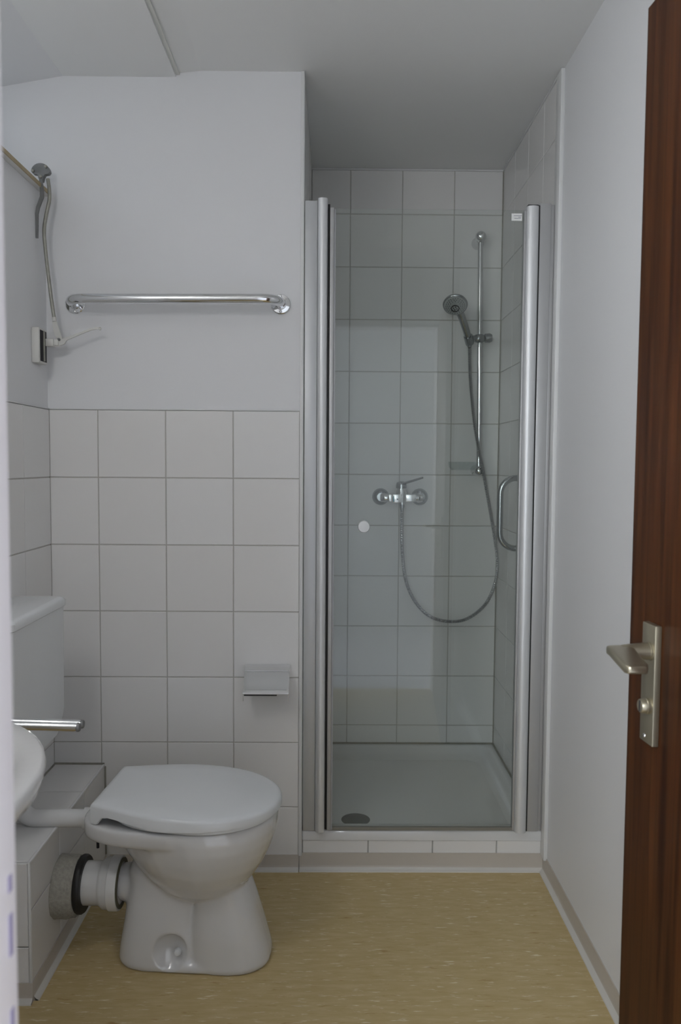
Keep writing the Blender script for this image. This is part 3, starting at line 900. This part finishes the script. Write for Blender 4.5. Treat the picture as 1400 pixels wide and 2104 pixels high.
for x, y, _ in base:
    t = (x + 0.578)
    zb = 0.397
    if t < 0.020: zb = 0.388
    elif t < 0.060: zb = 0.388 + 0.022 * min(1, (t - 0.020) / 0.014)
    elif t < 0.16: zb = 0.410 - 0.013 * (t - 0.06) / 0.10
    skirt.append((x, y, zb))
inner_s = [(x + ( -0.345 - x) * 0.02, YT + (y - YT) * 0.98, z) for x, y, z in skirt]
def tilt(ring): return [(x, y, z - 0.0045 - (x + 0.345) * 0.046) for x, y, z in ring]
rings = [inner_s, skirt, [(x, y, max(z2, z + .001)) for (x, y, z), (_, _, z2) in zip(skirt, tilt(lid_out(0, 0.4235)))], tilt(lid_out(0.002, 0.4285)), tilt(lid_out(0.006, 0.4315)), tilt(lid_out(0.014, 0.4335))]
for f in (0.75, 0.5, 0.25, 0.02):
    rings.append(tilt([(-0.345 + (x + 0.345) * f, YT + (y - YT) * f, 0.4335 + 0.0045 * (1 - f * f)) for x, y, _ in lid_out(0.014, 0)]))
g = G(); g.loft(rings, False, True)
ins = tilt([(x + (-0.345 - x) * 0.02, YT + (y - YT) * 0.98, 0.420) for x, y, _ in skirt])
g.loft([inner_s, ins], False, True)
bmesh.ops.remove_doubles(g.bm, verts=g.bm.verts, dist=0.0002)
obj('lid', g, PLASTIC, toilet, 50)
for y in (YT - .075, YT + .075):
    g = G(); g.lathe([(0.013, 0), (0.013, 0.008), (0.010, 0.012), (0.010, 0.022)], (-0.555, y, 0.385), (0, 0, 1), 18)
    obj('hinge', g, PLASTIC, toilet)
for y in (YT - .075, YT + .075):
    g = G(); g.lathe([(0.0035, 0), (0.0035, 0.03)], (-0.575, y, 0.305), (0, 0, 1), 12)
    obj('seat_bolt', g, DARK, toilet)

# flush pipe
fp = thing('flush_pipe', 'white horizontal flush pipe between cistern and toilet', 'pipe', (-0.79, YP, 0.350))
g = G()
pts = [(-0.795, YP, 0.521), (-0.795, YP, 0.39)] + arc((-0.755, YP, 0.39), 0.040, PI, 1.5 * PI, (1, 0, 0), (0, 0, 1), 8)[1:] + [(-0.610, YP, 0.350)]
g.tube(pts, 0.0225, 22)
obj('pipe', g, PIPEW, fp, 50)
g = G(); g.lathe([(0.027, 0), (0.027, 0.018), (0.024, 0.022)], (-0.632, YP, 0.350), (1, 0, 0), 22)
obj('rubber_sleeve', g, PIPEW, fp)

# cistern
ci = thing('cistern', 'white plastic wall hung cistern on the left wall', 'cistern', (-0.79, 1.972, 0.55))
CY0, CY1, CX = 1.792, 2.152, -0.722
g = G()
def crr(x1_, y0_, y1_, z, r=0.016): return rrect(XL + TH + .001, x1_, y0_, y1_, r, z)
g.loft([crr(CX - .05, CY0 + .03, CY1 - .045, .523), crr(CX - .012, CY0 + .012, CY1 - .03, .532), crr(CX - .004, CY0 + .004, CY1 - .010, .575), crr(CX - .002, CY0 + .002, CY1 - .003, .60), crr(CX - .001, CY0 + .001, CY1 - .001, .872)])
obj('tank', g, PLASTIC, ci, 40)
g = G()
g.loft([crr(CX, CY0, CY1, .873), crr(CX + .003, CY0 - .003, CY1 + .003, .875), crr(CX + .003, CY0 - .003, CY1 + .003, .890), crr(CX - .002, CY0 + .002, CY1 - .002, .8965), crr(CX - .010, CY0 + .010, CY1 - .010, .899)])
obj('cistern_lid', g, PLASTIC, ci, 40)

# waste pipe
wp = thing('waste_pipe', 'white waste connector with black rubber ring in a mortar collar', 'pipe', (-0.64, YP, 0.186))
cz = 0.180
g = G()
rings = []
for r_, h in ((0.078, 0.0), (0.077, 0.015), (0.076, 0.03), (0.0745, 0.045), (0.073, 0.053), (0.06, 0.055)):
    rings.append([( BX + TH - 0.001 + h, YP + (r_ + random.uniform(-.0025, .0025)) * math.cos(a), cz - .008 + (r_ + random.uniform(-.0025, .0025)) * math.sin(a)) for a in [2 * PI * k / 36 for k in range(36)]])
g.loft(rings)
obj('mortar_collar', g, MORTAR, wp, 60)
g = G(); g.lathe([(0.050, 0.0), (0.068, 0.0), (0.0715, 0.005), (0.0715, 0.013), (0.068, 0.018), (0.054, 0.018)], (-0.647, YP, cz - .003), (1, 0, 0), 36)
obj('rubber_ring', g, RUBBER, wp)
g = G(); g.lathe([(0.0535, 0.0), (0.0535, 0.055), (0.057, 0.060), (0.0625, 0.068), (0.0635, 0.080), (0.0665, 0.084), (0.0665, 0.104), (0.065, 0.107), (0.050, 0.107)], (-0.647, YP, cz), (1, 0, -0.0), 36)
obj('connector', g, PIPEW, wp)
g = G(); g.lathe([(0.0515, 0.0), (0.061, 0.0), (0.061, 0.003), (0.0515, 0.003), (0.0515, 0.0)], (-0.5398, YP, cz), (1, 0, 0), 36, caps=False)
obj('lip_seal', g, plain('olive_lip_seal', (0.09, 0.085, 0.05), 0.6), wp)

# ------------------------------------------------------------------ washbasin
wb = thing('washbasin', 'white oval ceramic washbasin on the left wall behind the door jamb', 'washbasin', (-0.70, 1.07, 0.8))
BXC, BYC, BA, BB, BZR = -0.70, 1.07, 0.285, 0.35, 0.81
def basin_ring(a_, b_, z, xback=XL + TH + .001, n=40, dx=0.0):
    pts = [(xback, BYC - b_, z)]
    pts.append(((xback + BXC) / 2, BYC - b_, z))
    for k in range(n + 1):
        t = -PI / 2 + PI * k / n
        pts.append((BXC + dx + a_ * math.cos(t), BYC + b_ * math.sin(t), z))
    pts.append(((xback + BXC) / 2, BYC + b_, z))
    pts.append((xback, BYC + b_, z))
    return pts
g = G()
rings = [basin_ring(0.10, 0.13, 0.635, dx=-.02), basin_ring(0.16, 0.20, 0.665), basin_ring(0.215, 0.265, 0.71), basin_ring(0.255, 0.315, 0.755), basin_ring(0.272, 0.335, 0.776), basin_ring(0.281, 0.346, 0.782), basin_ring(0.285, 0.350, 0.800), basin_ring(0.283, 0.348, 0.808), basin_ring(0.277, 0.342, 0.812)]
inn = [(0.250, 0.305, 0.810, -.778), (0.240, 0.295, 0.800, -.774), (0.215, 0.262, 0.755, -.77), (0.16, 0.20, 0.705, -.765), (0.07, 0.09, 0.680, -.755)]
rings += [basin_ring(a_, b_, z, xback=xk) for a_, b_, z, xk in inn]
g.loft(rings, True, True)
obj('basin', g, CERAMIC, wb, 50)
g = G(); g.lathe([(0.028, 0), (0.028, 0.003), (0.02, 0.005), (0.0001, 0.004)], (-0.70, BYC, 0.681), (0, 0, 1), 24)
obj('drain', g, CHROME, wb)
g = G(); g.tube([(-0.70, BYC, 0.64), (-0.70, BYC, 0.52)] + arc((-0.74, BYC, 0.52), 0.04, 0, -PI / 2, (1, 0, 0), (0, 0, 1), 6)[1:] + [(XL + TH, BYC, 0.48)], 0.016, 16)
obj('drain_pipe', g, CHROME, wb, 50)
tap = thing('basin_tap', 'chrome basin mixer standing on the back of the washbasin', 'tap', (-0.815, BYC, 0.812))
g = G(); g.lathe([(0.024, 0), (0.024, 0.006), (0.019, 0.01), (0.019, 0.07), (0.017, 0.085), (0.0001, 0.088)], (-0.815, BYC, 0.8115), (0, 0, 1), 22)
g.tube([(-0.80, BYC, 0.865), (-0.72, BYC, 0.875), (-0.69, BYC, 0.868)], [0.012, 0.011, 0.009], 14)
obj('tap_body', g, CHROME, tap, 45)
g = G(); g.tube([(-0.815, BYC, 0.903), (-0.775, BYC, 0.915), (-0.73, BYC, 0.922)], [0.012, 0.009, 0.006], 12)
obj('tap_lever', g, CHROME, tap, 45)

# ------------------------------------------------------------------ towel rail beside the basin
tr_ = thing('towel_rail', 'double chrome swivel towel rail reaching out above the toilet', 'towel rail', (XL + TH, 1.51, 0.765))
g = G(); g.box(XL + TH, XL + TH + .012, 1.485, 1.56, 0.735, 0.80, 0.004); g.lathe([(0.012, -0.02), (0.012, 0.02)], (XL + TH + .026, 1.50, 0.764), (0, 0, 1), 16); g.lathe([(0.012, -0.02), (0.012, 0.02)], (XL + TH + .026, 1.545, 0.764), (0, 0, 1), 16)
g.box(XL + TH + .008, XL + TH + .03, 1.494, 1.551, 0.746, 0.752)
obj('wall_bracket', g, CHROME, tr_)
for (y_, xe, zs, ze) in ((1.545, -0.491, 0.757, 0.7475), (1.50, -0.484, 0.764, 0.7565)):
    g = G(); g.lathe([(0.0082, 0), (0.0082, abs(xe - (XL + .03)) - .006), (0.0075, abs(xe - (XL + .03)) - .003), (0.0075, abs(xe - (XL + .03)))], (XL + .03, y_, zs), (1, 0, (ze - zs) / (xe - XL - .03)), 18)
    a_ = obj('arm', g, CHROME, tr_)
    g = G(); g.lathe([(0.0084, 0.0), (0.0084, 0.004), (0.007, 0.006), (0.0001, 0.0065)], (xe - .001, y_, ze), (1, 0, 0), 18)
    obj('end_cap', g, OPENERD, a_)

# ------------------------------------------------------------------ fanlight opener in the corner
fo = thing('fanlight_opener', 'grey metal fanlight window opener with pull lever in the left corner', 'window opener', (XL, 2.33, 1.59))
g = G(); g.box(XL, -0.836, 2.300, 2.365, 1.5385, 1.6385, 0.003)
bx_ = obj('base_box', g, OPENERW, fo)
g = G(); g.box(-0.8365, -0.8352, 2.308, 2.357, 1.5445, 1.632)
obj('slot', g, DARK, bx_, 0)
g = G(); g.box(-0.8352, -0.832, 2.332, 2.338, 1.546, 1.631)
obj('guide_strip', g, OPENER, bx_, 0)
g = G(); g.box(-0.834, -0.812, 2.345, 2.372, 1.591, 1.612, 0.001); g.box(-0.814, -0.8, 2.352, 2.366, 1.594, 1.612, 0.001)
obj('pivot_block', g, OPENERW, fo)
YO = 2.36
def flat_bar(pts, w, y, t):
    """flat bar in the x-z plane following pts (x, z) with half widths w"""
    rows = []
    n = len(pts)
    for i, (x, z) in enumerate(pts):
        a = pts[max(0, i - 1)]; b = pts[min(n - 1, i + 1)]
        d = Vector((b[0] - a[0], b[1] - a[1])).normalized()
        nx, nz = -d.y, d.x
        wi = w[i] if isinstance(w, (list, tuple)) else w
        rows.append([(x + nx * wi, y - t, z + nz * wi), (x + nx * wi, y + t, z + nz * wi), (x - nx * wi, y + t, z - nz * wi), (x - nx * wi, y - t, z - nz * wi)])
    return G().loft(rows)
lv = flat_bar([(-0.818, 1.6015), (-0.803, 1.600), (-0.789, 1.606), (-0.778, 1.614), (-0.745, 1.627), (-0.708, 1.642), (-0.692, 1.6455), (-0.684, 1.6445)], [0.007, 0.0085, 0.0085, 0.0042, 0.0033, 0.003, 0.003, 0.003], YO, 0.0032)
lv.ball((-0.6815, YO, 1.644), 0.0048, 12)
lever = obj('pull_lever', lv, OPENERW, fo, 40)
for x, z in ((-0.8145, 1.6035), (-0.7985, 1.6115)):
    g = G(); g.lathe([(0.0042, 0), (0.0042, 0.004), (0.002, 0.0055)], (x, YO - .003, z), (0, -1, 0), 12)
    obj('rivet', g, OPENERD, lever)
g = flat_bar([(-0.7975, 1.609), (-0.806, 1.630), (-0.812, 1.652), (-0.8145, 1.672)], [0.0062, 0.0088, 0.0075, 0.0052], YO + .007, 0.003)
obj('fork', g, OPENERW, fo, 40)
rodp = spline([(-0.8135, YO + .004, 1.666), (-0.8205, YO + .004, 1.72), (-0.8285, YO + .004, 1.79), (-0.8365, YO + .004, 1.87), (-0.8395, YO + .004, 1.918), (-0.836, YO + .004, 1.95), (-0.8285, YO + .004, 1.985), (-0.823, YO + .004, 2.01), (-0.823, YO + .004, 2.04), (-0.8265, YO + .004, 2.068)], 6)
g = G(); g.tube(rodp, 0.0052, 14)
obj('rod', g, OPENER, fo, 60)
g = G(); g.tube([(-0.8132, YO + .004, 1.6645), (-0.8145, YO + .004, 1.676)], 0.0064, 14)
obj('rod_collar', g, OPENERW, fo)
dc = Vector((-0.842, YO, 2.083))
poly = [dc + Vector((0.0265 * math.cos(a), 0, 0.0235 * math.sin(a))) for a in [PI * k / 14 for k in range(15)]]
poly += [dc + Vector(v) for v in ((-0.021, 0, -0.006), (-0.009, 0, -0.008), (-0.0065, 0, -0.016), (-0.003, 0, -0.026), (0.005, 0, -0.0265), (0.008, 0, -0.015), (0.012, 0, -0.008), (0.022, 0, -0.006))]
g = G(); g.prism([p + Vector((0, -.012, 0)) for p in poly], (0, 0.016, 0))
disc = obj('angle_drive', g, OPENERD, fo, 0)
for dx, dz in ((0.0165, 0.013), (-0.0205, 0.001), (0.001, -0.015)):
    g = G(); g.lathe([(0.0044, 0), (0.0044, 0.005), (0.0025, 0.0065)], dc + Vector((dx, -.012, dz)), (0, -1, 0), 12)
    obj('bolt', g, OPENER, disc)
g = flat_bar([(-0.841, 2.06), (-0.838, 2.028), (-0.8385, 2.012), (-0.8500, 1.982), (-0.8535, 1.965), (-0.8540, 1.93), (-0.8545, 1.897)], [0.0045, 0.0055, 0.0055, 0.005, 0.0045, 0.004, 0.0035], YO - .012, 0.0025)
obj('scissor_arm', g, OPENERD, fo, 30)

# ------------------------------------------------------------------ lamp over the washbasin (outside the frame to the left, it throws the soft shadows)
wl = thing('wall_lamp', 'white wall lamp with two opal globes above the washbasin', 'lamp', (XL, 0.95, 1.98))
g = G(); g.box(XL, XL + .03, 0.74, 1.16, 1.95, 2.01, 0.006)
obj('lamp_base', g, PLASTIC, wl)
OPAL = bpy.data.materials.new('lit_opal_glass')
OPAL.use_nodes = True
b_ = OPAL.node_tree.nodes['Principled BSDF']
b_.inputs['Base Color'].default_value = (0.9, 0.9, 0.88, 1)
b_.inputs['Emission Color'].default_value = (1.0, 0.985, 0.975, 1)
b_.inputs['Emission Strength'].default_value = 18.5
for y_ in (0.84, 1.06):
    g = G(); g.tube([(XL + .028, y_, 1.98), (XL + .06, y_, 1.98)], 0.02, 16)
    obj('lamp_socket', g, PLASTIC, wl)
    g = G(); g.ball((XL + .128, y_, 1.98), 0.075, 24)
    obj('globe', g, OPAL, wl, 180)
